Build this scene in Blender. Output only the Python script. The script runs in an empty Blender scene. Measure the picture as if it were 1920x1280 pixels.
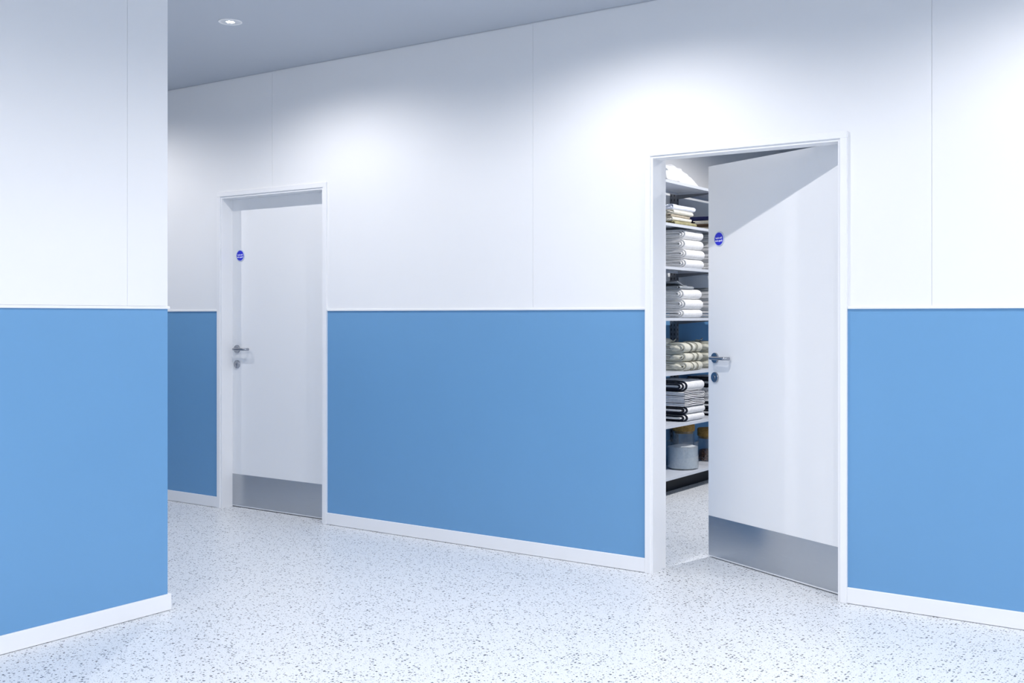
import bpy, bmesh, math, random
from mathutils import Vector, Matrix, noise

# ------------------------------------------------------------------ camera, world, lights, exposure
scene = bpy.context.scene
C = scene.collection
cam_data = bpy.data.cameras.new('camera')
cam = bpy.data.objects.new('camera', cam_data)
C.objects.link(cam)
cam.location = (0.0, 0.0, 1.28)
cam.rotation_euler = (math.radians(90), 0, math.radians(35.0))
cam_data.sensor_width = 36.0
cam_data.lens = 2039.0 / 1920.0 * 36.0
cam_data.shift_y = -47.0 / 1920.0
cam_data.clip_start = 0.02
cam_data.clip_end = 60
scene.camera = cam

world = bpy.data.worlds.new('world')
scene.world = world
world.use_nodes = True
world.node_tree.nodes['Background'].inputs[0].default_value = (0.6, 0.75, 1.0, 1)
world.node_tree.nodes['Background'].inputs[1].default_value = 0.05

scene.view_settings.view_transform = 'Standard'
scene.view_settings.look = 'None'
scene.view_settings.gamma = 1.0
scene.view_settings.use_curve_mapping = False
scene.view_settings.exposure = -0.05
try:
    scene.cycles.max_bounces = 16
    scene.cycles.diffuse_bounces = 10
    scene.cycles.glossy_bounces = 6
    scene.cycles.transmission_bounces = 12
    scene.cycles.caustics_refractive = False
except Exception:
    pass

LAMP_W = 46.0                       # each corridor downlight
HALL_W = 76.0                       # each downlight of the wider hall
LAMP_COL = (1.0, 0.975, 0.978)
LAMP_ANGLE = math.radians(162)
LAMP_BLEND = 0.52
LAMP_EXP, LAMP_CAP = 0.4, 1.6      # downlight optics: most of the light goes steeply down
STORE_W = 140.0
STORE_EXP, STORE_CAP = 1.1, 2.4
LIGHT_X0, LIGHT_Y0, PITCH = -4.57, 3.90, 2.05

# ------------------------------------------------------------------ dimensions (metres)
D = 4.84            # corridor face of the long wall
CEIL = 2.856
DADO = 1.313        # top of the blue lower wall
RAIL = 0.012
BASE = 0.072
XL, XR = -14.0, 4.2
Y0, Y1 = -5.0, 10.6
WX, WY = -3.95, 3.023     # corner of the block on the near side
SX0, SX1 = -3.86, 0.0     # storeroom
HEAD = 2.066
DOORS = [(-5.75, -4.819), (-2.529, -1.600)]
LINE, ARCH = 0.011, 0.031

# ------------------------------------------------------------------ materials
def mat(name, col, rough=0.5, metal=0.0, spec=0.5, **kw):
    m = bpy.data.materials.new(name)
    m.use_nodes = True
    b = m.node_tree.nodes['Principled BSDF']
    b.inputs['Base Color'].default_value = (*col, 1)
    b.inputs['Roughness'].default_value = rough
    b.inputs['Metallic'].default_value = metal
    b.inputs['Specular IOR Level'].default_value = spec
    for k, v in kw.items():
        b.inputs[k.replace('_', ' ')].default_value = v
    return m

def N(m, typ, **props):
    n = m.node_tree.nodes.new(typ)
    for k, v in props.items():
        setattr(n, k, v)
    return n

def L(m, a, ao, b, bi):
    m.node_tree.links.new(a.outputs[ao], b.inputs[bi])

def bsdf(m):
    return m.node_tree.nodes['Principled BSDF']

def add_bump(m, scale, strength, dist=0.001, detail=3.0, stretch=None):
    tc = N(m, 'ShaderNodeTexCoord')
    n = N(m, 'ShaderNodeTexNoise')
    n.inputs['Scale'].default_value = scale
    n.inputs['Detail'].default_value = detail
    if stretch:
        mp = N(m, 'ShaderNodeMapping')
        mp.inputs['Scale'].default_value = stretch
        L(m, tc, 'Object', mp, 'Vector')
        L(m, mp, 'Vector', n, 'Vector')
    else:
        L(m, tc, 'Object', n, 'Vector')
    b = N(m, 'ShaderNodeBump')
    b.inputs['Strength'].default_value = strength
    b.inputs['Distance'].default_value = dist
    L(m, n, 'Fac', b, 'Height')
    L(m, b, 'Normal', bsdf(m), 'Normal')
    return n

def vary(m, c1, c2, scale, detail=4.0):
    """soft mottling of the thing's own colour"""
    tc = N(m, 'ShaderNodeTexCoord')
    n = N(m, 'ShaderNodeTexNoise')
    n.inputs['Scale'].default_value = scale
    n.inputs['Detail'].default_value = detail
    r = N(m, 'ShaderNodeValToRGB')
    r.color_ramp.elements[0].position = 0.35
    r.color_ramp.elements[1].position = 0.65
    r.color_ramp.elements[0].color = (*c1, 1)
    r.color_ramp.elements[1].color = (*c2, 1)
    L(m, tc, 'Object', n, 'Vector')
    L(m, n, 'Fac', r, 'Fac')
    L(m, r, 'Color', bsdf(m), 'Base Color')

M = {}
M['white_wall'] = mat('white_wall_panel', (0.84, 0.845, 0.85), 0.55, spec=0.3)
vary(M['white_wall'], (0.836, 0.842, 0.848), (0.844, 0.848, 0.852), 1.3)
add_bump(M['white_wall'], 220, 0.04, 0.0004)
M['core'] = mat('wall_core_plaster', (0.74, 0.75, 0.77), 0.8, spec=0.2)
add_bump(M['core'], 60, 0.1)
M['blue'] = mat('blue_wall_laminate', (0.147, 0.334, 0.572), 0.42, spec=0.35)
vary(M['blue'], (0.144, 0.329, 0.564), (0.149, 0.338, 0.578), 1.1)
add_bump(M['blue'], 260, 0.03, 0.0004)
M['trim'] = mat('white_trim_lacquer', (0.86, 0.863, 0.87), 0.35, spec=0.4)
add_bump(M['trim'], 150, 0.02, 0.0004)
M['door'] = mat('white_door_lacquer', (0.84, 0.845, 0.85), 0.32, spec=0.4)
add_bump(M['door'], 90, 0.025, 0.0004)
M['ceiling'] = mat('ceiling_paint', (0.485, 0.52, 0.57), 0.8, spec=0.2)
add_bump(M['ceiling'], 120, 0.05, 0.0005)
M['low_bounce_grey'] = mat('low_bounce_grey_panel', (0.16, 0.165, 0.18), 0.7, spec=0.2)  # grey made up for unseen storeroom walls, to cut bounced light
add_bump(M['low_bounce_grey'], 60, 0.1)
M['dark_gap'] = mat('dark_gap', (0.02, 0.02, 0.025), 0.8)
add_bump(M['dark_gap'], 40, 0.1)

def brushed(name, col, rough):
    m = mat(name, col, rough, 1.0)
    tc = N(m, 'ShaderNodeTexCoord')
    mp = N(m, 'ShaderNodeMapping')
    mp.inputs['Scale'].default_value = (6, 6, 900)
    n = N(m, 'ShaderNodeTexNoise')
    n.inputs['Scale'].default_value = 1.0
    n.inputs['Detail'].default_value = 5
    L(m, tc, 'Object', mp, 'Vector')
    L(m, mp, 'Vector', n, 'Vector')
    mr = N(m, 'ShaderNodeMapRange')
    mr.inputs['To Min'].default_value = rough - 0.06
    mr.inputs['To Max'].default_value = rough + 0.08
    L(m, n, 'Fac', mr, 'Value')
    L(m, mr, 'Result', bsdf(m), 'Roughness')
    b = N(m, 'ShaderNodeBump')
    b.inputs['Strength'].default_value = 0.06
    b.inputs['Distance'].default_value = 0.0004
    L(m, n, 'Fac', b, 'Height')
    L(m, b, 'Normal', bsdf(m), 'Normal')
    return m
M['steel'] = brushed('brushed_steel_plate', (0.50, 0.525, 0.56), 0.24)
M['handle'] = mat('satin_steel_handle', (0.38, 0.40, 0.44), 0.22, 1.0)
add_bump(M['handle'], 300, 0.03, 0.0003)
M['slot'] = mat('black_keyhole', (0.006, 0.006, 0.01), 0.6)
add_bump(M['slot'], 100, 0.05)
M['sign_blue'] = mat('sign_blue_enamel', (0.008, 0.016, 0.62), 0.35)
add_bump(M['sign_blue'], 200, 0.02)
M['sign_rim'] = mat('sign_silver_rim', (0.60, 0.66, 0.78), 0.4, 0.3)
add_bump(M['sign_rim'], 200, 0.02)
M['sign_text'] = mat('sign_white_lettering', (0.9, 0.92, 1.0), 0.5)
add_bump(M['sign_text'], 200, 0.02)

def terrazzo():
    m = mat('speckled_terrazzo_vinyl', (0.8, 0.82, 0.85), 0.38, spec=0.35)
    nt = m.node_tree
    tc = N(m, 'ShaderNodeTexCoord')
    nd = N(m, 'ShaderNodeTexNoise')
    nd.inputs['Scale'].default_value = 110
    nd.inputs['Detail'].default_value = 1
    L(m, tc, 'Object', nd, 'Vector')
    sub = N(m, 'ShaderNodeVectorMath', operation='SUBTRACT')
    sub.inputs[1].default_value = (0.5, 0.5, 0.5)
    L(m, nd, 'Color', sub, 0)
    scl = N(m, 'ShaderNodeVectorMath', operation='SCALE')
    scl.inputs['Scale'].default_value = 0.007
    L(m, sub, 'Vector', scl, 0)
    add = N(m, 'ShaderNodeVectorMath', operation='ADD')
    L(m, tc, 'Object', add, 0)
    L(m, scl, 'Vector', add, 1)
    # underlying pale mottling
    n0 = N(m, 'ShaderNodeTexNoise')
    n0.inputs['Scale'].default_value = 240
    n0.inputs['Detail'].default_value = 3
    L(m, tc, 'Object', n0, 'Vector')
    r0 = N(m, 'ShaderNodeValToRGB')
    r0.color_ramp.elements[0].position = 0.33
    r0.color_ramp.elements[0].color = (0.58, 0.61, 0.64, 1)
    r0.color_ramp.elements[1].position = 0.56
    r0.color_ramp.elements[1].color = (0.77, 0.79, 0.81, 1)
    L(m, n0, 'Fac', r0, 'Fac')
    prev = (r0, 'Color')
    #        cells/m  radius  share  colour
    for sc, rad, share, col in ((120, 0.32, 0.30, (0.46, 0.49, 0.53)),
                                (88, 0.31, 0.36, (0.13, 0.145, 0.17)),
                                (58, 0.29, 0.38, (0.03, 0.034, 0.045)),
                                (75, 0.25, 0.06, (0.22, 0.15, 0.11))):
        v = N(m, 'ShaderNodeTexVoronoi', voronoi_dimensions='2D', feature='F1')
        v.inputs['Scale'].default_value = sc
        v.inputs['Randomness'].default_value = 1.0
        off = N(m, 'ShaderNodeVectorMath', operation='ADD')
        off.inputs[1].default_value = (sc * 0.37, sc * 0.11, 0)
        L(m, add, 'Vector', off, 0)
        L(m, off, 'Vector', v, 'Vector')
        sep = N(m, 'ShaderNodeSeparateColor')
        L(m, v, 'Color', sep, 'Color')
        # radius of the chip varies from cell to cell, and only a share of the cells holds one
        mr = N(m, 'ShaderNodeMapRange')
        mr.inputs['From Min'].default_value = 1.0 - share
        mr.inputs['From Max'].default_value = 1.0
        mr.inputs['To Min'].default_value = 0.0
        mr.inputs['To Max'].default_value = rad
        L(m, sep, 'Red', mr, 'Value')
        lt = N(m, 'ShaderNodeMath', operation='LESS_THAN')
        L(m, v, 'Distance', lt, 0)
        L(m, mr, 'Result', lt, 1)
        mx = N(m, 'ShaderNodeMix', data_type='RGBA')
        mx.inputs['B'].default_value = (*col, 1)
        nt.links.new(lt.outputs[0], mx.inputs[0])
        nt.links.new(prev[0].outputs[prev[1]], mx.inputs[6])
        mx.inputs[7].default_value = (*col, 1)
        prev = (mx, 2)
    nt.links.new(prev[0].outputs[prev[1]], bsdf(m).inputs['Base Color'])
    return m
M['floor'] = terrazzo()
M['shelf'] = mat('pale_grey_shelf_steel', (0.62, 0.65, 0.70), 0.4, spec=0.4)
add_bump(M['shelf'], 120, 0.04, 0.0004)
M['post'] = mat('dark_slotted_post_steel', (0.16, 0.17, 0.19), 0.5, 0.2)
add_bump(M['post'], 120, 0.05, 0.0004)
M['plinth'] = mat('black_plinth', (0.012, 0.012, 0.014), 0.6)
add_bump(M['plinth'], 60, 0.05)

def cloth(name, c1, c2=None, scale=30, bump=0.5, bs=260):
    m = mat(name, c1, 0.92, spec=0.1)
    if c2:
        vary(m, c1, c2, scale)
    add_bump(m, bs, bump, 0.0015, 4)
    return m
M['towel'] = cloth('white_terry', (0.80, 0.80, 0.80), (0.87, 0.87, 0.87), 45, 0.7)
M['hem'] = cloth('charcoal_gap_shade', (0.025, 0.028, 0.04))  # paints the shade in the gaps between folded blanket layers
M['grey_cloth'] = cloth('grey_cloth', (0.30, 0.33, 0.36), (0.38, 0.41, 0.44))
M['cream'] = cloth('cream_cloth', (0.72, 0.69, 0.60), (0.80, 0.78, 0.70), 18)
M['sand'] = cloth('sand_cloth', (0.42, 0.37, 0.30), (0.52, 0.47, 0.38), 25)
M['olive'] = cloth('olive_cloth', (0.32, 0.29, 0.16), (0.42, 0.39, 0.23), 25)
M['linen'] = cloth('ecru_linen', (0.60, 0.59, 0.50), (0.70, 0.69, 0.61), 12, 0.5)
M['tie'] = cloth('dark_ecru_groove_shade', (0.26, 0.255, 0.215), (0.32, 0.315, 0.27), 25)  # strips of this colour paint the shade of the bundle grooves
M['bluewhite'] = cloth('blue_white_cloth', (0.74, 0.78, 0.88), (0.83, 0.85, 0.92), 20)
M['navy'] = cloth('navy_cloth', (0.02, 0.025, 0.09), (0.03, 0.035, 0.12), 20)
M['brown_cloth'] = cloth('brown_cloth', (0.09, 0.06, 0.04), (0.13, 0.09, 0.06), 20)
M['pillow'] = cloth('white_cotton', (0.74, 0.75, 0.76), (0.80, 0.80, 0.80), 10, 0.3, 120)
M['powder'] = cloth('white_powder', (0.74, 0.75, 0.76), (0.84, 0.84, 0.84), 60, 0.6, 200)
M['cork'] = cloth('cork', (0.30, 0.17, 0.05), (0.46, 0.28, 0.09), 90, 0.5, 160)
M['beans'] = mat('brown_beans', (0.22, 0.07, 0.035), 0.4)
vary(M['beans'], (0.10, 0.03, 0.02), (0.42, 0.17, 0.09), 60)
def clear_glass():
    m = bpy.data.materials.new('clear_glass')
    m.use_nodes = True
    nt = m.node_tree
    nt.nodes.remove(bsdf(m))
    out = nt.nodes['Material Output']
    tr = N(m, 'ShaderNodeBsdfTransparent')
    tr.inputs['Color'].default_value = (0.93, 0.955, 0.97, 1)
    gl = N(m, 'ShaderNodeBsdfGlossy')
    gl.inputs['Roughness'].default_value = 0.03
    lw = N(m, 'ShaderNodeLayerWeight')
    lw.inputs['Blend'].default_value = 0.5
    pw = N(m, 'ShaderNodeMath', operation='POWER')
    pw.inputs[1].default_value = 3.0
    L(m, lw, 'Facing', pw, 0)
    ma = N(m, 'ShaderNodeMath', operation='MULTIPLY_ADD')
    ma.inputs[1].default_value = 0.8
    ma.inputs[2].default_value = 0.08
    L(m, pw, 'Value', ma, 0)
    mx = N(m, 'ShaderNodeMixShader')
    L(m, ma, 'Value', mx, 0)
    L(m, tr, 'BSDF', mx, 1)
    L(m, gl, 'BSDF', mx, 2)
    L(m, mx, 'Shader', out, 'Surface')
    return m
M['glass'] = clear_glass()
M['reflector'] = mat('lamp_reflector', (0.72, 0.75, 0.78), 0.3, 0.6)
add_bump(M['reflector'], 100, 0.02)
M['led'] = mat('led_emitter', (1, 1, 1), 0.4)
bsdf(M['led']).inputs['Emission Color'].default_value = (0.95, 0.98, 1.0, 1)
bsdf(M['led']).inputs['Emission Strength'].default_value = 9.0

# ------------------------------------------------------------------ mesh helpers
def box(bm, x0, x1, y0, y1, z0, z1, mi=0):
    v = [bm.verts.new((x, y, z)) for x in (x0, x1) for y in (y0, y1) for z in (z0, z1)]
    for q in ((0, 1, 3, 2), (4, 6, 7, 5), (0, 4, 5, 1), (2, 3, 7, 6), (0, 2, 6, 4), (1, 5, 7, 3)):
        f = bm.faces.new([v[i] for i in q])
        f.material_index = mi

def bevel_all(bm, w, seg=2):
    bmesh.ops.bevel(bm, geom=list(bm.edges), offset=w, segments=seg, affect='EDGES', profile=0.5)

def obj(name, bm, m, parent=None, loc=(0, 0, 0), smooth=False, rot=None, angle=None):
    me = bpy.data.meshes.new(name)
    bmesh.ops.recalc_face_normals(bm, faces=bm.faces[:])
    bm.to_mesh(me)
    bm.free()
    for mm in (m if isinstance(m, (list, tuple)) else [m]):
        me.materials.append(mm)
    o = bpy.data.objects.new(name, me)
    C.objects.link(o)
    o.location = loc
    if rot:
        o.rotation_euler = rot
    if parent:
        o.parent = parent
    if smooth:
        for p in me.polygons:
            p.use_smooth = True
        if angle:
            try:
                me.set_sharp_from_angle(angle=math.radians(angle))
            except Exception:
                pass
    return o

def boxobj(name, b, m, parent=None, bev=0.0):
    bm = bmesh.new()
    for q in (b if isinstance(b[0], (list, tuple)) else [b]):
        box(bm, *q)
    if bev:
        bevel_all(bm, bev, 1)
    return obj(name, bm, m, parent)

def empty(name, loc=(0, 0, 0), rz=0.0, parent=None):
    o = bpy.data.objects.new(name, None)
    C.objects.link(o)
    o.location = loc
    o.rotation_euler = (0, 0, rz)
    o.empty_display_size = 0.05
    if parent:
        o.parent = parent
    return o

def tag(o, label=None, cat=None, group=None, kind=None):
    if label: o['label'] = label
    if cat: o['category'] = cat
    if group: o['group'] = group
    if kind: o['kind'] = kind
    return o

def struct(o):
    o['kind'] = 'structure'
    return o

def tube(bm, pts, r, seg=14, cap=True):
    pts = [Vector(p) for p in pts]
    rings = []
    up = None
    for i, p in enumerate(pts):
        t = (pts[min(i + 1, len(pts) - 1)] - pts[max(i - 1, 0)]).normalized()
        if up is None:
            up = Vector((0, 0, 1)) if abs(t.z) < 0.9 else Vector((1, 0, 0))
        a = t.cross(up).normalized()
        b = a.cross(t).normalized()
        up = b
        rings.append([bm.verts.new(p + r * (math.cos(2 * math.pi * k / seg) * a + math.sin(2 * math.pi * k / seg) * b)) for k in range(seg)])
    for i in range(len(rings) - 1):
        for k in range(seg):
            bm.faces.new((rings[i][k], rings[i][(k + 1) % seg], rings[i + 1][(k + 1) % seg], rings[i + 1][k]))
    if cap:
        bm.faces.new(rings[0][::-1])
        bm.faces.new(rings[-1])

def lathe(bm, prof, axis='Z', seg=40, mi=0, close=True):
    """prof: list of (radius, height); a closed loop when close"""
    rings = []
    for r, h in prof:
        ring = []
        for k in range(seg):
            a = 2 * math.pi * k / seg
            p = (r * math.cos(a), r * math.sin(a), h) if axis == 'Z' else (r * math.cos(a), -h, r * math.sin(a))
            ring.append(bm.verts.new(p))
        rings.append(ring)
    n = len(rings)
    for i in range(n if close else n - 1):
        A, B = rings[i], rings[(i + 1) % n]
        for k in range(seg):
            f = bm.faces.new((A[k], A[(k + 1) % seg], B[(k + 1) % seg], B[k]))
            f.material_index = mi
    return rings

def capped(bm, prof, axis='Z', seg=40, mi=0):
    rings = lathe(bm, prof, axis, seg, mi, close=False)
    f = bm.faces.new(rings[0][::-1]); f.material_index = mi
    f = bm.faces.new(rings[-1]); f.material_index = mi

# ------------------------------------------------------------------ floor and ceiling
floor = boxobj('floor', (XL, XR, Y0, Y1, -0.06, -0.003), M['core'])
struct(floor)
ys = [Y0, -3.18, -1.18, 0.82, 2.82, 4.82, 6.95, 8.95, Y1]
for a, b in zip(ys[:-1], ys[1:]):
    boxobj('floor_sheet', (XL, XR, a + 0.0008, b - 0.0008, -0.003, 0.0), M['floor'], floor)

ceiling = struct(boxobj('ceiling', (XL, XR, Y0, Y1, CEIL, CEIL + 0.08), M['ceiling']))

# ------------------------------------------------------------------ walls
PT = 0.004       # panel thickness
CORE0, CORE1 = D + PT, 4.965
FR = 0.03        # how far the opening in the wall exceeds the clear door opening
wall_back = boxobj('wall_back', (
    [(XL, DOORS[0][0] - FR, CORE0, CORE1, 0, CEIL)] +
    [(DOORS[0][1] + FR, DOORS[1][0] - FR, CORE0, CORE1, 0, CEIL)] +
    [(DOORS[1][1] + FR, XR, CORE0, CORE1, 0, CEIL)] +
    [(a - FR, b + FR, CORE0, CORE1, HEAD + FR, CEIL) for a, b in DOORS]), M['core'])
struct(wall_back)
seams = [-13.45, -11.4, -9.35, -7.31, -5.27, -3.252, -1.197, 0.84, 2.88]
edges = [XL] + seams + [XR]
G = 0.0008
PZ0, PZ1 = DADO + RAIL, CEIL - 0.006

def clip(x0, x1, z0, z1):
    """boxes of a panel around the door openings"""
    out = []
    cuts = sorted([(a - FR, b + FR) for a, b in DOORS if a - FR < x1 and b + FR > x0])
    x = x0
    for a, b in cuts:
        if a > x:
            out.append((x, a, z0, z1))
        lo, hi = max(a, x0), min(b, x1)
        if z1 > HEAD + FR:
            out.append((lo, hi, max(z0, HEAD + FR), z1))
        x = b
    if x < x1:
        out.append((x, x1, z0, z1))
    return out

for a, b in zip(edges[:-1], edges[1:]):
    boxobj('panel', [(x0, x1, D, CORE0, z0, z1) for x0, x1, z0, z1 in clip(a + G, b - G, PZ0, PZ1)], M['white_wall'], wall_back)
runs = [(XL, DOORS[0][0] - FR), (DOORS[0][1] + FR, DOORS[1][0] - FR), (DOORS[1][1] + FR, XR)]
for a, b in runs:
    boxobj('dado_panel', (a, b, D, CORE0, 0, DADO), M['blue'], wall_back)
# storeroom face of the same wall
for a, b in ((SX0, DOORS[1][0] - FR), (DOORS[1][1] + FR, SX1)):
    boxobj('dado_panel', (a, b, CORE1, CORE1 + PT, 0, DADO), M['blue'], wall_back)
boxobj('panel', [(x0, x1, CORE1, CORE1 + PT, z0, z1) for x0, x1, z0, z1 in clip(SX0, SX1, PZ0, PZ1)], M['white_wall'], wall_back)

def rail(name, x0, x1, y0, y1):
    return struct(boxobj(name, (x0, x1, y0, y1, DADO, DADO + RAIL), M['trim'], None, 0.002))

def baseb(name, x0, x1, y0, y1):
    return struct(boxobj(name, (x0, x1, y0, y1, 0.002, BASE), M['trim'], None, 0.0015))

AW = LINE + ARCH
arch_runs = [(XL, DOORS[0][0] - AW), (DOORS[0][1] + AW, DOORS[1][0] - AW), (DOORS[1][1] + AW, XR)]
for i, (a, b) in enumerate(arch_runs):
    rail('trim_%d' % (i + 1), a, b, D - 0.008, CORE0)
for nm, (a, b) in zip(('baseboard_back_corridor', 'baseboard_back_middle', 'baseboard_back_hall'), arch_runs):
    baseb(nm, a, b, D - 0.012, D)

# the block on the near side of the corridor: its face to the hall and its face to the corridor
wall_left = struct(boxobj('wall_left', (WX - 0.20, WX - PT, Y0, WY - PT, 0, CEIL), M['core']))
for a, b in zip([Y0, -3.26, -1.23, 0.80, 2.82], [-3.26, -1.23, 0.80, 2.82, WY]):
    boxobj('panel', (WX - PT, WX, a + G, b - (G if b < WY else 0), PZ0, PZ1), M['white_wall'], wall_left)
boxobj('dado_panel', (WX - PT, WX, Y0, WY, 0, DADO), M['blue'], wall_left)
struct(boxobj('trim_4', [(WX - PT, WX + 0.008, Y0, WY + 0.008, DADO - 0.001, DADO + RAIL - 0.001)], M['trim'], None, 0.002))
struct(boxobj('baseboard_left', (WX, WX + 0.012, Y0, WY + 0.012, 0.002, BASE), M['trim'], None, 0.0015))

wall_corridor = struct(boxobj('wall_corridor', (XL, WX - 0.20, WY - 0.20, WY - PT, 0, CEIL), M['core']))
ce = [XL, -12.13, -10.08, -8.03, -5.98, WX - PT]
for a, b in zip(ce[:-1], ce[1:]):
    boxobj('panel', (a + G, b - G, WY - PT, WY, PZ0, PZ1), M['white_wall'], wall_corridor)
boxobj('dado_panel', (XL, WX - PT, WY - PT, WY, 0, DADO), M['blue'], wall_corridor)
rail('trim_5', XL, WX - PT, WY, WY + 0.008)
baseb('baseboard_corridor', XL, WX, WY, WY + 0.012)

def plain_wall(name, x0, x1, y0, y1, face, upper='white_wall'):
    """a wall outside the view: core, white upper panel and blue lower panel on the side named by face"""
    w = struct(boxobj(name, (x0, x1, y0, y1, 0, CEIL), M['core']))
    if face == '+x': q = (x1, x1 + PT, y0, y1)
    if face == '-x': q = (x0 - PT, x0, y0, y1)
    if face == '+y': q = (x0, x1, y1, y1 + PT)
    if face == '-y': q = (x0, x1, y0 - PT, y0)
    boxobj('panel', (*q, DADO, CEIL - 0.002), M[upper], w)
    boxobj('dado_panel', (*q, 0, DADO), M['blue'], w)
    return w
plain_wall('wall_corridor_end', XL - 0.15, XL, WY - 0.2, CORE1, '+x')
plain_wall('wall_right', XR, XR + 0.15, Y0, CORE1, '-x')
plain_wall('wall_front', WX - 0.2, XR, Y0 - 0.15, Y0, '+y')
plain_wall('wall_storeroom_left', SX0 - 0.15, SX0 - PT, CORE1 + PT, Y1, '+x')
plain_wall('wall_storeroom_right', SX1 + PT, SX1 + 0.15, CORE1 + PT, Y1, '-x', 'low_bounce_grey')
plain_wall('wall_storeroom_back', SX0 - 0.15, SX1 + 0.15, Y1 + PT, Y1 + 0.15, '-y', 'low_bounce_grey')

# ------------------------------------------------------------------ doors
FY0, FYA, FYB = D - 0.006, D - 0.014, 5.0      # lining edge, architrave face, back of frame
REB = 4.927                                     # rebate: where a shut leaf's face lies

def make_sign(parent, loc):
    bm = bmesh.new()
    capped(bm, [(0.040, 0.0), (0.040, 0.003), (0.0385, 0.0045), (0.034, 0.0045)], 'Y', 48, 0)
    capped(bm, [(0.0335, 0.0046), (0.0335, 0.0056)], 'Y', 48, 1)
    me = bpy.data.meshes.new('sign')
    for txt, z, size in (('Fire door', 0.0048, 0.0135), ('Keep shut', -0.0098, 0.0135)):
        cu = bpy.data.curves.new('lettering', 'FONT')
        cu.body = txt
        cu.size = size
        cu.align_x = 'CENTER'
        cu.align_y = 'CENTER'
        cu.extrude = 0.0003
        cu.offset = 0.0004
        cu.resolution_u = 3
        t = bpy.data.objects.new('lettering', cu)
        C.objects.link(t)
        bpy.context.view_layer.update()
        tm = bpy.data.meshes.new_from_object(t.evaluated_get(bpy.context.evaluated_depsgraph_get()))
        bpy.data.objects.remove(t)
        b2 = bmesh.new()
        b2.from_mesh(tm)
        for v in b2.verts:        # lettering reads mirror-wise, as it does in the photograph
            x, y, zz = v.co
            v.co = (-x * 1.0, -0.0058 - zz, y + z)
        b2.faces.ensure_lookup_table()
        mp = {}
        for v in b2.verts:
            mp[v] = bm.verts.new(v.co)
        for f in b2.faces:
            try:
                nf = bm.faces.new([mp[v] for v in f.verts])
                nf.material_index = 2
            except ValueError:
                pass
        b2.free()
        bpy.data.meshes.remove(tm)
    bpy.data.meshes.remove(me)
    o = obj('door_sign', bm, [M['sign_rim'], M['sign_blue'], M['sign_text']], parent, loc)
    tag(o, 'round blue fire door sign with mirrored white lettering and silver rim')
    return o

def make_furniture(leaf, x, z_lever, z_esc, plate):
    """lever on its rose, escutcheon, kick plate; leaf-local coordinates, face at y = 0"""
    bm = bmesh.new()
    capped(bm, [(0.0275, 0.0), (0.0275, 0.007), (0.026, 0.009), (0.012, 0.0092)], 'Y', 36)
    obj('handle_rose', bm, M['handle'], leaf, (x, 0, z_lever), True, angle=40)
    bm = bmesh.new()
    so, ln, rc = 0.043, 0.122, 0.016
    pts = [(0, -0.006, 0), (0, -(so - rc), 0)]
    for k in range(1, 6):
        a = math.pi / 2 * k / 5
        pts.append((rc - rc * math.cos(a), -(so - rc) - rc * math.sin(a), 0))
    for k in range(0, 6):
        a = math.pi / 2 * k / 5
        pts.append((ln - rc + rc * math.sin(a), -(so - rc) - rc * math.cos(a), 0))
    pts.append((ln, -0.012, 0))
    tube(bm, pts, 0.0088, 16)
    lev = obj('lever_handle', bm, M['handle'], leaf, (x, 0, z_lever), True, angle=50)
    tag(lev, 'satin steel return-to-door lever')
    bm = bmesh.new()
    capped(bm, [(0.0275, 0.0), (0.0275, 0.007), (0.026, 0.009), (0.010, 0.0092)], 'Y', 36)
    # profile cylinder with its key slot
    capped(bm, [(0.0085, 0.009), (0.0085, 0.0125), (0.0075, 0.013)], 'Y', 20)
    box(bm, -0.005, 0.005, -0.0115, -0.009, -0.022, -0.006)
    box(bm, -0.0014, 0.0014, -0.0133, -0.0126, -0.0055, 0.0055, 1)
    tag(obj('lock_escutcheon', bm, [M['handle'], M['slot']], leaf, (x, 0, z_esc), True, angle=40), 'round steel lock plate with keyhole')
    bm = bmesh.new()
    box(bm, plate[0], plate[1], -0.0015, 0.0, 0.014, 0.222)
    tag(obj('kick_plate', bm, M['steel'], leaf), 'brushed steel kick plate')

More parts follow.
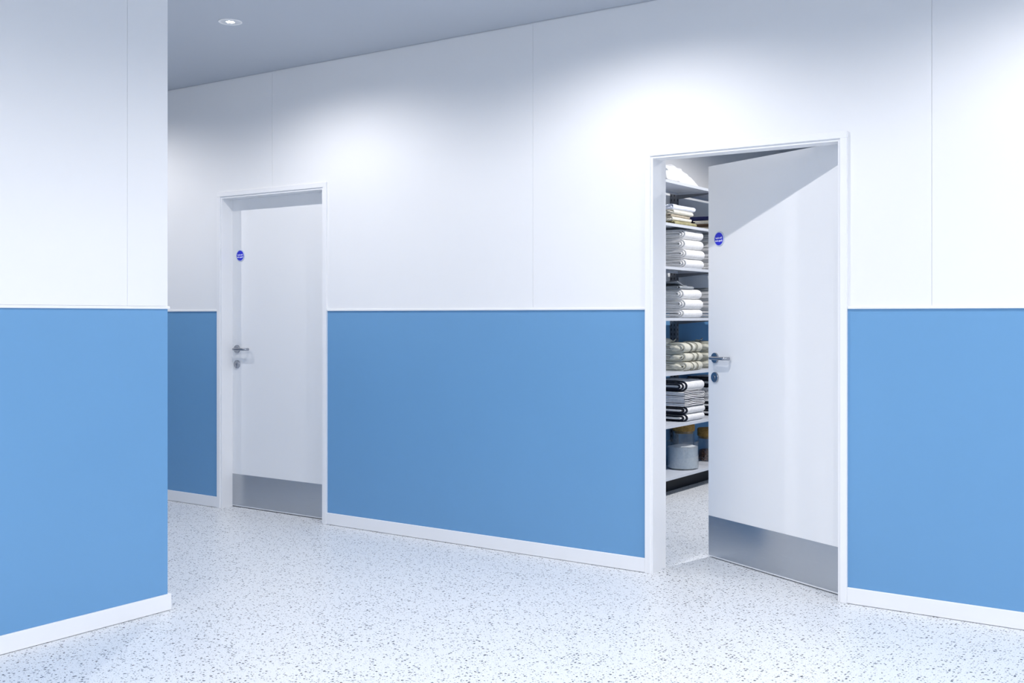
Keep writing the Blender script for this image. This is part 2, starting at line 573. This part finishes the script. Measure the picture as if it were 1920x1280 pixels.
def make_door(n, x0, x1, theta, label):
    d = empty('door_%d' % n, ((x0 + x1) / 2, D, 0))
    d['kind'] = 'structure'
    tag(d, label, 'door')
    X = (x0 + x1) / 2
    hw = (x1 - x0) / 2
    # lining with its rebate
    for side, s in (('l', -1), ('r', 1)):
        a, b = sorted((s * hw, s * (hw + FR)))
        c, e = sorted((s * (hw + 0.013), s * (hw + FR)))
        bm = bmesh.new()
        box(bm, a, b, FY0 - D, REB - D, 0, HEAD + FR)
        box(bm, c, e, REB - D, FYB - D, 0, HEAD + FR)
        obj('door_jamb', bm, M['trim'], d)
    bm = bmesh.new()
    box(bm, -hw, hw, FY0 - D, REB - D, HEAD, HEAD + FR)
    box(bm, -hw - 0.013, hw + 0.013, REB - D, FYB - D, HEAD + 0.014, HEAD + FR)
    obj('door_head', bm, M['trim'], d)
    for s in (-1, 1):
        a, b = sorted((s * (hw + LINE), s * (hw + AW)))
        bm = bmesh.new()
        box(bm, a, b, FYA - D, 0.004, 0, HEAD + LINE)
        bevel_all(bm, 0.0015, 1)
        obj('architrave', bm, M['trim'], d)
    bm = bmesh.new()
    box(bm, -hw - AW, hw + AW, FYA - D, 0.004, HEAD + LINE, HEAD + AW)
    bevel_all(bm, 0.0015, 1)
    obj('architrave', bm, M['trim'], d)
    # leaf, hung on the right; local x runs from the lock edge (0) to the hinge edge (W)
    W = 2 * hw + 0.022
    T = 0.048
    pivot = Vector((hw + 0.011, REB + T - D, 0))
    leaf_root = Vector((-W, -T, 0))
    leaf_root.rotate(Matrix.Rotation(-theta, 3, 'Z'))
    bm = bmesh.new()
    box(bm, 0, W, 0, T, 0.006, 2.078)
    bevel_all(bm, 0.0012, 1)
    leaf = obj('door_leaf', bm, M['door'], d, pivot + leaf_root, rot=(0, 0, -theta))
    make_furniture(leaf, 0.058, 1.061, 0.959, (0.004, W - 0.002))
    make_sign(leaf, (0.091, 0, 1.687))
    for hz in (0.25, 1.05, 1.85):
        bm = bmesh.new()
        capped(bm, [(0.006, hz - 0.05), (0.006, hz + 0.05)], 'Z', 12)
        obj('hinge', bm, M['handle'], d, (pivot.x + 0.002, pivot.y + 0.007, 0), True, angle=40)
    return d
make_door(1, *DOORS[0], 0.0, 'closed white door down the corridor with steel kick plate')
make_door(2, *DOORS[1], math.radians(25.8), 'white door standing ajar onto linen storeroom shelves')

# ------------------------------------------------------------------ storeroom shelving
FX, BX = -3.49, -3.80
SHELF_Z = [2.243, 1.94, 1.633, 1.269, 0.88, 0.509, 0.142]
unit = empty('storage_shelving', (-3.65, 7.68, 0))
tag(unit, 'tall grey metal storage shelving holding folded linen inside the storeroom', 'shelving')
u = unit.location
def upart(name, b, m, bev=0.0):
    bm = bmesh.new()
    for q in b:
        box(bm, q[0] - u.x, q[1] - u.x, q[2] - u.y, q[3] - u.y, q[4], q[5])
    if bev:
        bevel_all(bm, bev, 1)
    return obj(name, bm, m, unit)
for za in SHELF_Z:
    for ya, yb in ((6.72, 7.676), (7.684, 8.64)):
        t, lip = 0.004, 0.02
        upart('shelf', [(BX, FX, ya, yb, za - t, za), (FX - 0.003, FX, ya, yb, za - lip, za - t),
                        (BX, BX + 0.003, ya, yb, za - lip, za - t),
                        (BX + 0.003, FX - 0.003, ya, ya + 0.003, za - lip, za - t),
                        (BX + 0.003, FX - 0.003, yb - 0.003, yb, za - lip, za - t)], M['shelf'])
        for yk in (ya + 0.004, yb - 0.010):
            # cantilever bracket beneath each shelf end
            bm = bmesh.new()
            vs = [(BX, za - 0.02), (FX - 0.04, za - 0.02), (FX - 0.04, za - 0.026), (BX, za - 0.05)]
            A = [bm.verts.new((x - u.x, yk - u.y, z)) for x, z in vs]
            B = [bm.verts.new((x - u.x, yk + 0.006 - u.y, z)) for x, z in vs]
            bm.faces.new(A); bm.faces.new(B[::-1])
            for i in range(4):
                bm.faces.new((A[i], A[(i + 1) % 4], B[(i + 1) % 4], B[i]))
            obj('bracket', bm, M['post'], unit)
for yc in (6.70, 7.68, 8.66):
    p = upart('upright_post', [(SX0, BX - 0.002, yc - 0.018, yc + 0.018, 0.0, 2.26)], M['post'])
    bm = bmesh.new()
    for k in range(58):
        zz = 0.16 + k * 0.036
        for dx in (-0.016, 0.010):
            box(bm, BX - 0.031 + dx - 0.003 - u.x, BX - 0.031 + dx + 0.003 - u.x, yc - 0.0188 - u.y, yc - 0.0178 - u.y, zz, zz + 0.018)
        box(bm, BX - 0.0022 - u.x, BX - 0.0012 - u.x, yc - 0.004 - u.y, yc + 0.004 - u.y, zz, zz + 0.018)
    sl = obj('slots', bm, M['slot'], p)
    tag(sl, kind='stuff')
upart('plinth', [(BX + 0.005, FX - 0.14, 6.72, 8.64, 0.0, 0.10)], M['plinth'])

# ------------------------------------------------------------------ folded linen
rnd = random.Random(7)

def fold_sheet(bm, h, t, front, back, y0, y1, zc, ny=9, na=9, nose=1.25, warp=None, mi=0, lower=None):
    """one U-folded layer of cloth: section in XZ, nose towards +X, extruded along Y"""
    R = h / 2
    def section(off):
        r = R - off
        xf = front - R * nose
        xb = back
        pts = []
        nb = 5
        for i in range(nb):
            pts.append((xb + (xf - xb) * i / nb, zc - r))
        for i in range(na + 1):
            a = -math.pi / 2 + math.pi * i / na
            pts.append((xf + math.cos(a) * (R * nose - off), zc + math.sin(a) * r))
        for i in range(1, nb + 1):
            pts.append((xf + (xb - xf) * i / nb, zc + r))
        return pts
    o, i_ = section(0.0), section(t)
    loop = o + i_[::-1]
    n = len(loop)
    rings = []
    for k in range(ny + 1):
        yy = y0 + (y1 - y0) * k / ny
        ring = []
        for (x, z) in loop:
            p = Vector((x, yy, z))
            if warp:
                p = warp(p)
            ring.append(bm.verts.new(p))
        rings.append(ring)
    for k in range(ny):
        for j in range(n):
            f = bm.faces.new((rings[k][j], rings[k][(j + 1) % n], rings[k + 1][(j + 1) % n], rings[k + 1][j]))
            f.material_index = mi
    half = n // 2
    for ring in (rings[0], rings[-1]):
        for j in range(half - 1):
            f = bm.faces.new((ring[j], ring[j + 1], ring[n - 2 - j], ring[n - 1 - j]))
            f.material_index = mi

def make_folded(name, w, d, h, m, seed, layers=3, t=0.008, stagger=0.016, amp=0.003, hem=None, grooves=(), wave=0.0, nose=1.25, ny=14, bulge=0.0, gap_shade_t=None):
    """folded cloth lying on z=0, nose at x=0 facing +X, width w along +Y"""
    bm = bmesh.new()
    r = random.Random(seed)
    so = Vector((r.uniform(0, 50), r.uniform(0, 50), r.uniform(0, 50)))
    def warp(p):
        q = p.copy()
        nv = noise.noise_vector(p * 9.0 + so)
        nv2 = noise.noise_vector(p * 28.0 + so)
        kz = min(1.0, max(0.0, p.z / h)) * min(1.0, max(0.0, (h - p.z) / h * 1.3 + 0.25))
        q.x += amp * 1.6 * nv.x + amp * 0.5 * nv2.x
        q.z += (amp * 1.2 * nv.z + amp * 0.5 * nv2.z) * kz * 1.5
        q.y += amp * 1.4 * nv.y + amp * 0.6 * nv2.y
        if wave:
            q.z += wave * math.sin((p.x * 2.2 + p.y) * 11 + seed) * kz
        for gy in grooves:
            g = math.exp(-((p.y - gy) / 0.009) ** 2)
            q.x -= 0.022 * g
            q.z += (h / 2 - p.z) * 0.10 * g
        if bulge:
            q.x += bulge * math.sin(math.pi * min(1, max(0, p.y / w)))
        q.z = max(0.0, q.z)
        return q
    hh, fr = h, 0.0
    for k in range(layers):
        y0 = stagger * (layers - 1 - k)
        fold_sheet(bm, hh, t, fr, -d + 0.004 * k, y0, w - 0.002 * k, h / 2, ny=ny, nose=nose, warp=warp, mi=0)
        if hem and k < layers:  # dark band painting the gap shade at each layer's end
            fold_sheet(bm, hh + 0.0008, gap_shade_t or (t + 0.0012), fr + 0.0006, -d + 0.004 * k, y0 - 0.001, y0 + 0.006, h / 2, ny=1, nose=nose, warp=warp, mi=1)
        hh -= 2 * t + 0.005
        fr -= t + 0.006
        if hh < 2 * t + 0.002:
            break
    # the tucked end inside the fold
    if hh > 0.004:
        fold_sheet(bm, max(hh, 0.006), max(hh, 0.006) * 0.42, fr - 0.004, -d + 0.02, 0.003, w - 0.02, h / 2 - 0.001, ny=ny, nose=nose, warp=warp, mi=0)
    return obj(name, bm, [m, hem] if hem else m, None, smooth=True, angle=55)

STACKX = -3.508
def place(o, y, z, x=STACKX, rz=0.0):
    o.location = (x, y, z)
    o.rotation_euler = (0, 0, rz)
    return o

# shelf 3: four white towels, and the same pile in the next bay
def copy_of(o):
    c = o.copy()
    C.objects.link(c)
    return c

names4 = ['topmost of the four', 'second from the top of the four', 'third from the top of the four', 'bottom one of the four']
z = SHELF_Z[2]
pile3 = []
for i in range(4):
    hgt = (0.070, 0.069, 0.073, 0.069)[i]
    o = make_folded('folded_towel', 0.335, 0.27, hgt, M['towel'], 20 + i, layers=3, t=0.0075, stagger=0.014, amp=0.003)
    place(o, 7.192 + (0.0, 0.0, -0.002, 0.003)[i], z, STACKX + (0.0, 0.006, -0.004, -0.006)[i])
    tag(o, 'thick white folded towel, %s on the third shelf' % names4[3 - i], 'towel', 'white towels on the third shelf')
    z += hgt + 0.0006
    pile3.append(o)
for i, s in enumerate(pile3):
    c = copy_of(s)
    c.location = (s.location.x - 0.02 * (i % 2) + 0.003, 7.78, s.location.z)
    tag(c, 'shaded folded towel behind the bright pile of four on the third shelf, %s layers' % ('lowest', 'second lowest', 'second highest', 'highest')[i], 'towel', 'shaded towels behind on the third shelf')

# shelf 4: three white towels and a thin grey cloth on top
names3 = ['top', 'middle', 'bottom']
z = SHELF_Z[3]
pile4 = []
for i in range(3):
    hgt = (0.063, 0.073, 0.074)[i]
    o = make_folded('folded_towel', 0.33, 0.27, hgt, M['towel'], 31 + i, layers=3, t=0.0075, stagger=0.014, amp=0.003)
    place(o, 7.172 + (0.0, 0.004, -0.002)[i], z, STACKX + (-0.002, 0.004, -0.006)[i])
    tag(o, 'thick white folded towel, %s of three beneath the grey cloth on the fourth shelf' % names3[2 - i], 'towel', 'white towels on the fourth shelf')
    z += hgt + 0.0006
    pile4.append(o)
g = make_folded('folded_cloth', 0.25, 0.26, 0.022, M['grey_cloth'], 40, layers=2, t=0.004, stagger=0.012, amp=0.004, wave=0.004)
place(g, 7.145, z, STACKX - 0.02)
bm = bmesh.new()
pts = []
for k in range(13):           # the corner of the grey cloth folded up along its near edge
    yy = -0.004 + 0.16 * k / 12
    hgt = 0.030 * max(0.0, 1 - (k / 7.5) ** 1.2) + 0.003
    pts.append((yy, hgt))
A = [[bm.verts.new((-x0, yy, (0.021 if x0 > 0.2 else 0.021 + hh * (1 - x0 * 1.5)) + dz)) for yy, hh in pts for dz in (0, 0.004)] for x0 in (0.012, 0.09, 0.24)]
for r0, r1 in zip(A[:-1], A[1:]):
    for j in range(len(pts) - 1):
        for dz in (0, 1):
            bm.faces.new((r0[2 * j + dz], r0[2 * j + 2 + dz], r1[2 * j + 2 + dz], r1[2 * j + dz]))
for r0 in (A[0], A[-1]):
    for j in range(len(pts) - 1):
        bm.faces.new((r0[2 * j], r0[2 * j + 2], r0[2 * j + 3], r0[2 * j + 1]))
obj('turned_corner', bm, M['grey_cloth'], g, smooth=True, angle=60)
tag(g, 'thin grey folded cloth lying on top of three white towels', 'cloth')
for i, s in enumerate(pile4):
    c = copy_of(s)
    c.location = (s.location.x - 0.012 * (i % 2) + 0.002, 7.775, s.location.z)
    tag(c, 'shaded folded towel behind the three white towels on the fourth shelf, %s one' % names3[2 - i], 'towel', 'shaded towels behind on the fourth shelf')
c = copy_of(g)
c.location = (g.location.x + 0.01, 7.78, g.location.z)
tag(c, 'shaded thin cloth topping the pile behind on the fourth shelf', 'cloth')

# shelf 5: three ecru linen bundles with two grooves each, their shade added as dark strips
z = SHELF_Z[4]
pile5 = []
for i in range(3):
    hgt = (0.066, 0.066, 0.072)[i]
    o = make_folded('folded_linen', 0.29, 0.25, hgt, M['linen'], 50 + i, layers=2, t=0.011, stagger=0.012, amp=0.006,
                    grooves=((0.11, 0.19), (0.135, 0.215), (0.11, 0.20))[i], ny=30)
    place(o, 7.235 + (-0.01, 0.0, 0.0)[i], z, STACKX + (0.0, -0.012, -0.014)[i])
    for gy in ((0.11, 0.19), (0.135, 0.215), (0.11, 0.20))[i]:
        bm = bmesh.new()
        fold_sheet(bm, hgt + 0.003, 0.004, 0.008, -0.22, gy - 0.006, gy + 0.006, hgt / 2, ny=3, nose=1.25,
                   warp=lambda p: Vector((p.x + 0.004 * noise.noise(p * 20), p.y + 0.012 * noise.noise(Vector((p.z * 18, gy, i))), max(0.0005, p.z))))
        obj('tie', bm, M['tie'], o, smooth=True, angle=50)  # dark strip laid on as the groove's shade
    # crumpled inner layer poking out of the near end
    bm = bmesh.new()
    bmesh.ops.create_icosphere(bm, subdivisions=3, radius=1.0)
    so = Vector((i * 7.3, 2.0, 1.0))
    for v in bm.verts:
        p = v.co.copy()
        k = 1 + 0.35 * noise.noise(p * 1.9 + so) + 0.22 * noise.noise(p * 4.5 + so)
        v.co = Vector((p.x * 0.045 * k - 0.085, p.y * 0.024 * k + 0.004, p.z * hgt * 0.30 * k + hgt * 0.48))
    obj('crumpled_end', bm, M['linen'], o, smooth=True)
    tag(o, 'ecru linen bundle with ties, %s of three stacked on the fifth shelf' % names3[2 - i], 'linen', 'ecru bundles on the fifth shelf')
    z += hgt + 0.0006
    pile5.append(o)
top5 = pile5[-1]
bm = bmesh.new()
bmesh.ops.create_icosphere(bm, subdivisions=3, radius=1.0)
for v in bm.verts:
    p = v.co.copy()
    k = 1 + 0.3 * noise.noise(p * 1.7) + 0.15 * noise.noise(p * 4.2)
    v.co = Vector((p.x * 0.055 * k - 0.175, p.y * 0.06 * k + 0.02, p.z * 0.024 * k + 0.082))
obj('knotted_end', bm, M['linen'], top5, smooth=True)
bm = bmesh.new()
tube(bm, [(-0.165, 0.05, 0.083), (-0.15, 0.08, 0.080), (-0.14, 0.105, 0.084), (-0.137, 0.12, 0.096)], 0.0045, 8)
obj('tie', bm, M['linen'], top5, smooth=True)
for i, s in enumerate(pile5):
    c = copy_of(s)
    for ch in s.children:
        if ch.name.startswith(('crumpled', 'tie')):
            cc = copy_of(ch)
            cc.parent = c
    c.location = (s.location.x - 0.012, 7.77, s.location.z)
    c.rotation_euler.z = 0.12
    tag(c, 'shaded linen bundle behind the ecru three on the fifth shelf, %s one' % names3[2 - i], 'linen', 'shaded bundles behind on the fifth shelf')

# shelf 6: five white blankets, shade of the fold gaps painted as dark lines
z = SHELF_Z[5]
lab6 = ['bottom', 'second from the bottom', 'middle', 'second from the top', 'topmost']
pile6 = []
for i in range(5):
    hgt = (0.056, 0.056, 0.052, 0.052, 0.080)[i]
    if i in (2, 3):
        o = make_folded('folded_blanket', 0.26, 0.345, hgt, M['towel'], 60 + i, layers=2, t=0.010, stagger=0.0, amp=0.0025, hem=M['hem'], wave=0.007, gap_shade_t=0.0036)
        # fold turned so its nose points along the shelf
        o.location = (STACKX, 7.545, z)
        o.rotation_euler = (0, 0, math.radians(90))
        lb = 'white blanket with folded layers showing, %s of five on the sixth shelf' % lab6[i]
    else:
        o = make_folded('folded_blanket', 0.345, 0.27, hgt, M['towel'], 60 + i, layers=3, t=0.0085, stagger=0.026, amp=0.003, hem=M['hem'])
        place(o, 7.192, z, STACKX + (0.0, 0.004, 0, 0, -0.004)[i])
        lb = 'white blanket with painted shade lines in its folds, %s of five on the sixth shelf' % lab6[i]
    tag(o, lb, 'blanket', 'white blankets on the sixth shelf')
    z += hgt + 0.0008
    pile6.append(o)
for i, s in enumerate(pile6):
    c = copy_of(s)
    c.location = (s.location.x - 0.01, 7.78 if i not in (2, 3) else 8.13, s.location.z)
    tag(c, 'shaded folded blanket behind the five white ones on the sixth shelf, %s' % lab6[i], 'blanket', 'shaded blankets behind on the sixth shelf')

# shelf 2: a loose pile of thin cloths
z = SHELF_Z[1]
spec = [('olive', 0.028, 0.36, 'olive green', 'lowest, at the bottom of', 7.045), ('cream', 0.028, 0.31, 'pale cream', 'above the olive one in', 7.03),
        ('sand', 0.018, 0.31, 'thin sand brown', 'middle of', 7.015), ('cream', 0.032, 0.335, 'broad cream', 'second from the top of', 7.02),
        ('bluewhite', 0.036, 0.355, 'bluish white', 'on top of', 7.02)]
for i, (mk, hgt, w, cname, where, y) in enumerate(spec):
    o = make_folded('folded_cloth', w, 0.25, hgt, M[mk], 80 + i, layers=2, t=min(0.008, hgt * 0.3), stagger=0.010, amp=0.006, wave=0.003, ny=18)
    place(o, y, z, STACKX + (0.0, -0.012, -0.02, -0.004, 0.0)[i])
    bm = bmesh.new()
    r = random.Random(i)
    for k in range(12):     # gathered fringe at the near end
        x = -0.01 - 0.018 * k
        zz = hgt * r.uniform(0.25, 0.85)
        tube(bm, [(x, 0.02, zz), (x - 0.004, 0.002, zz + r.uniform(-0.002, 0.004)), (x - 0.012, -0.014, max(0.004, zz - r.uniform(0, 0.008)))], 0.0034, 6)
    obj('fringe', bm, M[mk], o, smooth=True)
    tag(o, '%s cloth folded thin, %s the pile on the second shelf' % (cname, where), 'cloth', 'thin cloths on the second shelf')
    z += hgt + 0.0006
z = SHELF_Z[1]
for i, (mk, hgt, lb) in enumerate((('sand', 0.03, 'olive brown folded cloth, lowest of the shaded pile on the second shelf'),
                                   ('brown_cloth', 0.025, 'dark brown folded cloth low in the shaded second shelf pile'),
                                   ('cream', 0.026, 'beige folded cloth near the top of the shaded second shelf pile'),
                                   ('navy', 0.030, 'dark navy folded cloth topping the shaded second shelf pile'))):
    o = make_folded('folded_cloth', 0.34, (0.26, 0.26, 0.19, 0.26)[i], hgt, M[mk], 95 + i, layers=2, t=0.007, stagger=0.01, amp=0.004)
    place(o, 7.72, z, STACKX + (0, -0.01, 0.002, -0.02)[i])
    tag(o, lb, 'cloth', 'shaded cloths behind on the second shelf')
    z += hgt

# top shelf: a soft pillow bundle, and another behind it
def make_pillow(name, ly, lx, h, seed, tip):
    """stuffed pillow lying on z = 0, long axis Y, thinning towards its +Y corner"""
    bm = bmesh.new()
    so = Vector((seed * 3.1, seed * 1.7, 0.3))
    n = 56
    def pt(a, b, top):
        edge = max(0.0, 1 - abs(a) ** 3) ** 0.5 * max(0.0, 1 - abs(b) ** 4) ** 0.5
        taper = 1 - tip * (b * 0.5 + 0.5) ** 1.2
        hh = h * edge * taper
        p = Vector((a * lx * (1 - 0.25 * (b * 0.5 + 0.5) ** 2), b * ly, 0))
        n1 = noise.noise(Vector((a * 1.6, b * 2.4, 0.0)) + so)
        n2 = noise.noise(Vector((a * 4.0 + 1.5 * n1, b * 7.0, 2.0)) + so)
        # creases run in from the seams, strongest near them
        n3 = 1 - abs(noise.noise(Vector((a * 3.0 + b * 1.2, b * 11.0 - a * 4.0, 5.0)) + so))
        seam = 0.35 + 0.65 * max(abs(a), abs(b)) ** 2
        if top:
            z = hh * (0.92 + 0.14 * n1 + 0.05 * n2) - 0.006 * n3 ** 4 * seam * min(1.0, edge * 2)
            return Vector((p.x + 0.010 * n2, p.y + 0.010 * n1, max(0.004, z + 0.012)))
        return Vector((p.x, p.y, 0.0005 + 0.010 * (1 - edge)))
    T = [[bm.verts.new(pt(-1 + 2 * i / n, -1 + 2 * j / n, True)) for j in range(n + 1)] for i in range(n + 1)]
    B = [[bm.verts.new(pt(-1 + 2 * i / n, -1 + 2 * j / n, False)) for j in range(n + 1)] for i in range(n + 1)]
    for i in range(n):
        for j in range(n):
            bm.faces.new((T[i][j], T[i + 1][j], T[i + 1][j + 1], T[i][j + 1]))
            bm.faces.new((B[i][j], B[i][j + 1], B[i + 1][j + 1], B[i + 1][j]))
    rim = [(i, 0) for i in range(n)] + [(n, j) for j in range(n)] + [(i, n) for i in range(n, 0, -1)] + [(0, j) for j in range(n, 0, -1)]
    for k in range(len(rim)):
        (i, j), (i2, j2) = rim[k], rim[(k + 1) % len(rim)]
        bm.faces.new((T[i][j], B[i][j], B[i2][j2], T[i2][j2]))
    return obj(name, bm, M['pillow'], None, smooth=True)
pl = make_pillow('pillow', 0.30, 0.14, 0.175, 1, 0.60)
pl.location = (-3.65, 7.225, SHELF_Z[0])
bm = bmesh.new()
for k in range(7):          # gathered open end of the pillowcase, grey painting the shade in its folds
    x = -0.10 + 0.033 * k
    hz = 0.03 + 0.055 * math.sin(k * 1.9) ** 2
    tube(bm, [(x, -0.235, hz), (x + 0.006, -0.275, hz + 0.006), (x - 0.004, -0.295, hz * 0.7 + 0.018)], 0.017, 8)
obj('open_end', bm, M['grey_cloth'], pl, smooth=True)
tag(pl, 'plump white pillow with tapering corner alone on the top shelf', 'pillow')

# bottom shelf: jars
zb = SHELF_Z[6]
def jar_shell(bm, R, H, t=0.004, rb=0.012):
    prof = [(0.0005, 0.0), (R - rb, 0.0), (R - 0.3 * rb, 0.3 * rb), (R, rb), (R, H - 0.002), (R - t / 2, H), (R - t, H - 0.002), (R - t, rb + t), (R - t - 0.3 * rb, 0.35 * rb + t), (R - rb - t, t), (0.0005, t)]
    lathe(bm, prof, 'Z', 48, 0, close=True)
def jar(name, loc, R, H, label, lid=None):
    j = empty(name, loc)
    tag(j, label, 'jar')
    bm = bmesh.new()
    jar_shell(bm, R, H)
    obj('glass_body', bm, M['glass'], j, smooth=True, angle=60)
    if lid:
        bm = bmesh.new()
        capped(bm, [(R - 0.009, H - 0.018), (R - 0.008, H + 0.001), (R + 0.003, H + 0.001), (R + 0.004, H + 0.006), (R + 0.004, H + lid - 0.005), (R, H + lid)], 'Z', 40)
        obj('cork_lid', bm, M['cork'], j, smooth=True, angle=40)
    return j
WJ = (-3.624, 7.405, zb)
jar('glass_jar', WJ, 0.118, 0.208, 'wide open glass jar filled with white powder on the bottom shelf')
bm = bmesh.new()
R = 0.1132
prof = [(0.0005, 0.0055), (R - 0.016, 0.0055), (R - 0.004, 0.010), (R, 0.019)]
rings = lathe(bm, prof, 'Z', 48, 0, close=False)
so = Vector((3, 1, 0))
prev = rings[-1]
for rr, lift in ((R, 0), (R * 0.85, 1), (R * 0.6, 1), (R * 0.3, 1), (0.0005, 1)):
    ring = []
    for k in range(48):
        a = 2 * math.pi * k / 48
        p = Vector((rr * math.cos(a), rr * math.sin(a), 0))
        ring.append(bm.verts.new((p.x, p.y, 0.166 + 0.006 * noise.noise(p * 16 + so) + 0.004 * lift)))
    for k in range(48):
        bm.faces.new((prev[k], prev[(k + 1) % 48], ring[(k + 1) % 48], ring[k]))
    prev = ring
bm.faces.new(prev)
bm.faces.new(rings[0][::-1])
pw = obj('white_powder', bm, M['powder'], None, WJ, True, angle=60)
tag(pw, 'fine white powder heaped inside the wide glass jar', 'powder', kind='stuff')

jar('glass_jar', (-3.706, 7.590, zb), 0.080, 0.262, 'tall empty glass jar with cork lid behind the white powder jar', 0.05)
BJ = (-3.655, 7.945, zb)
jar('glass_jar', BJ, 0.092, 0.195, 'cork lidded glass jar of brown beans beside the door leaf', 0.06)
bm = bmesh.new()
r = random.Random(3)
ico = bmesh.new()
bmesh.ops.create_icosphere(ico, subdivisions=1, radius=1.0)
iv = [v.co.copy() for v in ico.verts]
iff = [[v.index for v in f.verts] for f in ico.faces]
ico.free()
count = 0
for lay in range(8):
    zz = 0.0115 + lay * 0.0095
    for ringr, cnt in ((0.079, 30), (0.064, 22), (0.046, 15), (0.025, 9)):
        if lay < 7 and ringr < 0.06:
            continue
        for k in range(cnt):
            a = 2 * math.pi * (k + r.random() * 0.6) / cnt
            rot = Matrix.Rotation(r.uniform(0, 3), 3, 'X') @ Matrix.Rotation(r.uniform(0, 3), 3, 'Z')
            c0 = Vector((ringr * math.cos(a), ringr * math.sin(a), zz + r.uniform(-0.002, 0.003)))
            vs = [bm.verts.new(rot @ Vector((p.x * 0.008, p.y * 0.0052, p.z * 0.005)) + c0) for p in iv]
            for f in iff:
                bm.faces.new([vs[q] for q in f])
bn = obj('brown_beans', bm, M['beans'], None, BJ, True)
tag(bn, 'heap of small brown beans inside the cork lidded jar', 'beans', kind='stuff')

# ------------------------------------------------------------------ downlights
def make_downlight():
    d = empty('ceiling_downlight', (0, 0, CEIL))
    bm = bmesh.new()
    lathe(bm, [(0.052, -0.0005), (0.0625, -0.0005), (0.0625, -0.003), (0.060, -0.0045), (0.054, -0.0045), (0.052, -0.003)], 'Z', 48)
    obj('trim_ring', bm, M['trim'], d, smooth=True, angle=40)
    bm = bmesh.new()
    capped(bm, [(0.0515, -0.0015), (0.0505, -0.0028)], 'Z', 48)
    obj('reflector', bm, M['reflector'], d, smooth=True, angle=40)
    bm = bmesh.new()
    for k in range(7):
        a = math.pi * 2 * k / 6
        cx, cy = (0, 0) if k == 6 else (0.017 * math.cos(a), 0.017 * math.sin(a))
        n0 = len(bm.verts)
        ring = [bm.verts.new((cx + 0.006 * math.cos(2 * math.pi * q / 14), cy + 0.006 * math.sin(2 * math.pi * q / 14), -0.0036)) for q in range(14)]
        ring2 = [bm.verts.new((cx + 0.006 * math.cos(2 * math.pi * q / 14), cy + 0.006 * math.sin(2 * math.pi * q / 14), -0.0028)) for q in range(14)]
        bm.faces.new(ring)
        bm.faces.new(ring2[::-1])
        for q in range(14):
            bm.faces.new((ring[q], ring[(q + 1) % 14], ring2[(q + 1) % 14], ring2[q]))
    obj('light_cluster', bm, M['led'], d)
    return d

def spot(parent, watts, expo=LAMP_EXP, cap=LAMP_CAP, angle=LAMP_ANGLE, blend=LAMP_BLEND):
    ld = bpy.data.lights.new('downlight_lamp', 'SPOT')
    ld.energy = watts
    ld.color = LAMP_COL
    ld.spot_size = angle
    ld.spot_blend = blend
    ld.shadow_soft_size = 0.016
    # angular distribution of the fitting's reflector: I ~ 1 / sin^n of the angle from straight down, capped
    ld.use_nodes = True
    nt = ld.node_tree
    em = nt.nodes['Emission']
    tc = nt.nodes.new('ShaderNodeTexCoord')
    ln = nt.nodes.new('ShaderNodeVectorMath'); ln.operation = 'NORMALIZE'
    sx = nt.nodes.new('ShaderNodeSeparateXYZ')
    nt.links.new(tc.outputs['Normal'], ln.inputs[0])
    nt.links.new(ln.outputs[0], sx.inputs[0])
    def mth(op, a, b):
        n = nt.nodes.new('ShaderNodeMath'); n.operation = op
        for i, q in enumerate((a, b)):
            if isinstance(q, (int, float)): n.inputs[i].default_value = q
            else: nt.links.new(q, n.inputs[i])
        return n.outputs[0]
    c2 = mth('MULTIPLY', sx.outputs['Z'], sx.outputs['Z'])
    s2 = mth('MAXIMUM', mth('SUBTRACT', 1.0, c2), 0.01)
    iv = mth('MINIMUM', mth('POWER', s2, -expo / 2), cap)
    nt.links.new(iv, em.inputs['Strength'])
    lo = bpy.data.objects.new('downlight_lamp', ld)
    C.objects.link(lo)
    lo.parent = parent
    lo.location = (0, 0, -0.012)
    return lo

spots = []
for k in range(-1, 5):
    spots.append((LIGHT_X0 + k * PITCH, LIGHT_Y0, LAMP_W if k < 1 else 53.0))
for j in range(1, 3):
    for k in range(1, 5):
        spots.append((LIGHT_X0 + k * PITCH + (0.38 if j == 1 else 0.0), LIGHT_Y0 - j * PITCH, HALL_W))
STORE = [(-2.11, 7.08, STORE_W)]
proto = None
for i, (x, y, w) in enumerate(spots + STORE):
    if proto is None:
        proto = d = make_downlight()
    else:
        d = proto.copy()
        C.objects.link(d)
        for ch in proto.children:
            if ch.type == 'MESH':
                cc = ch.copy()
                C.objects.link(cc)
                cc.parent = d
    d.location = (x, y, CEIL)
    if i == 1:
        tag(d, 'round recessed ceiling downlight glowing above the corridor', 'downlight')
    elif (x, y, w) in STORE:
        tag(d, 'round recessed downlight in the storeroom ceiling', 'downlight', 'downlights in the storeroom')
    else:
        tag(d, 'round recessed ceiling downlight beyond the edge of the frame', 'downlight', 'downlights out of view')
    if (x, y, w) in STORE:
        spot(d, w, STORE_EXP, STORE_CAP, math.radians(173), 0.22)
    else:
        spot(d, w)
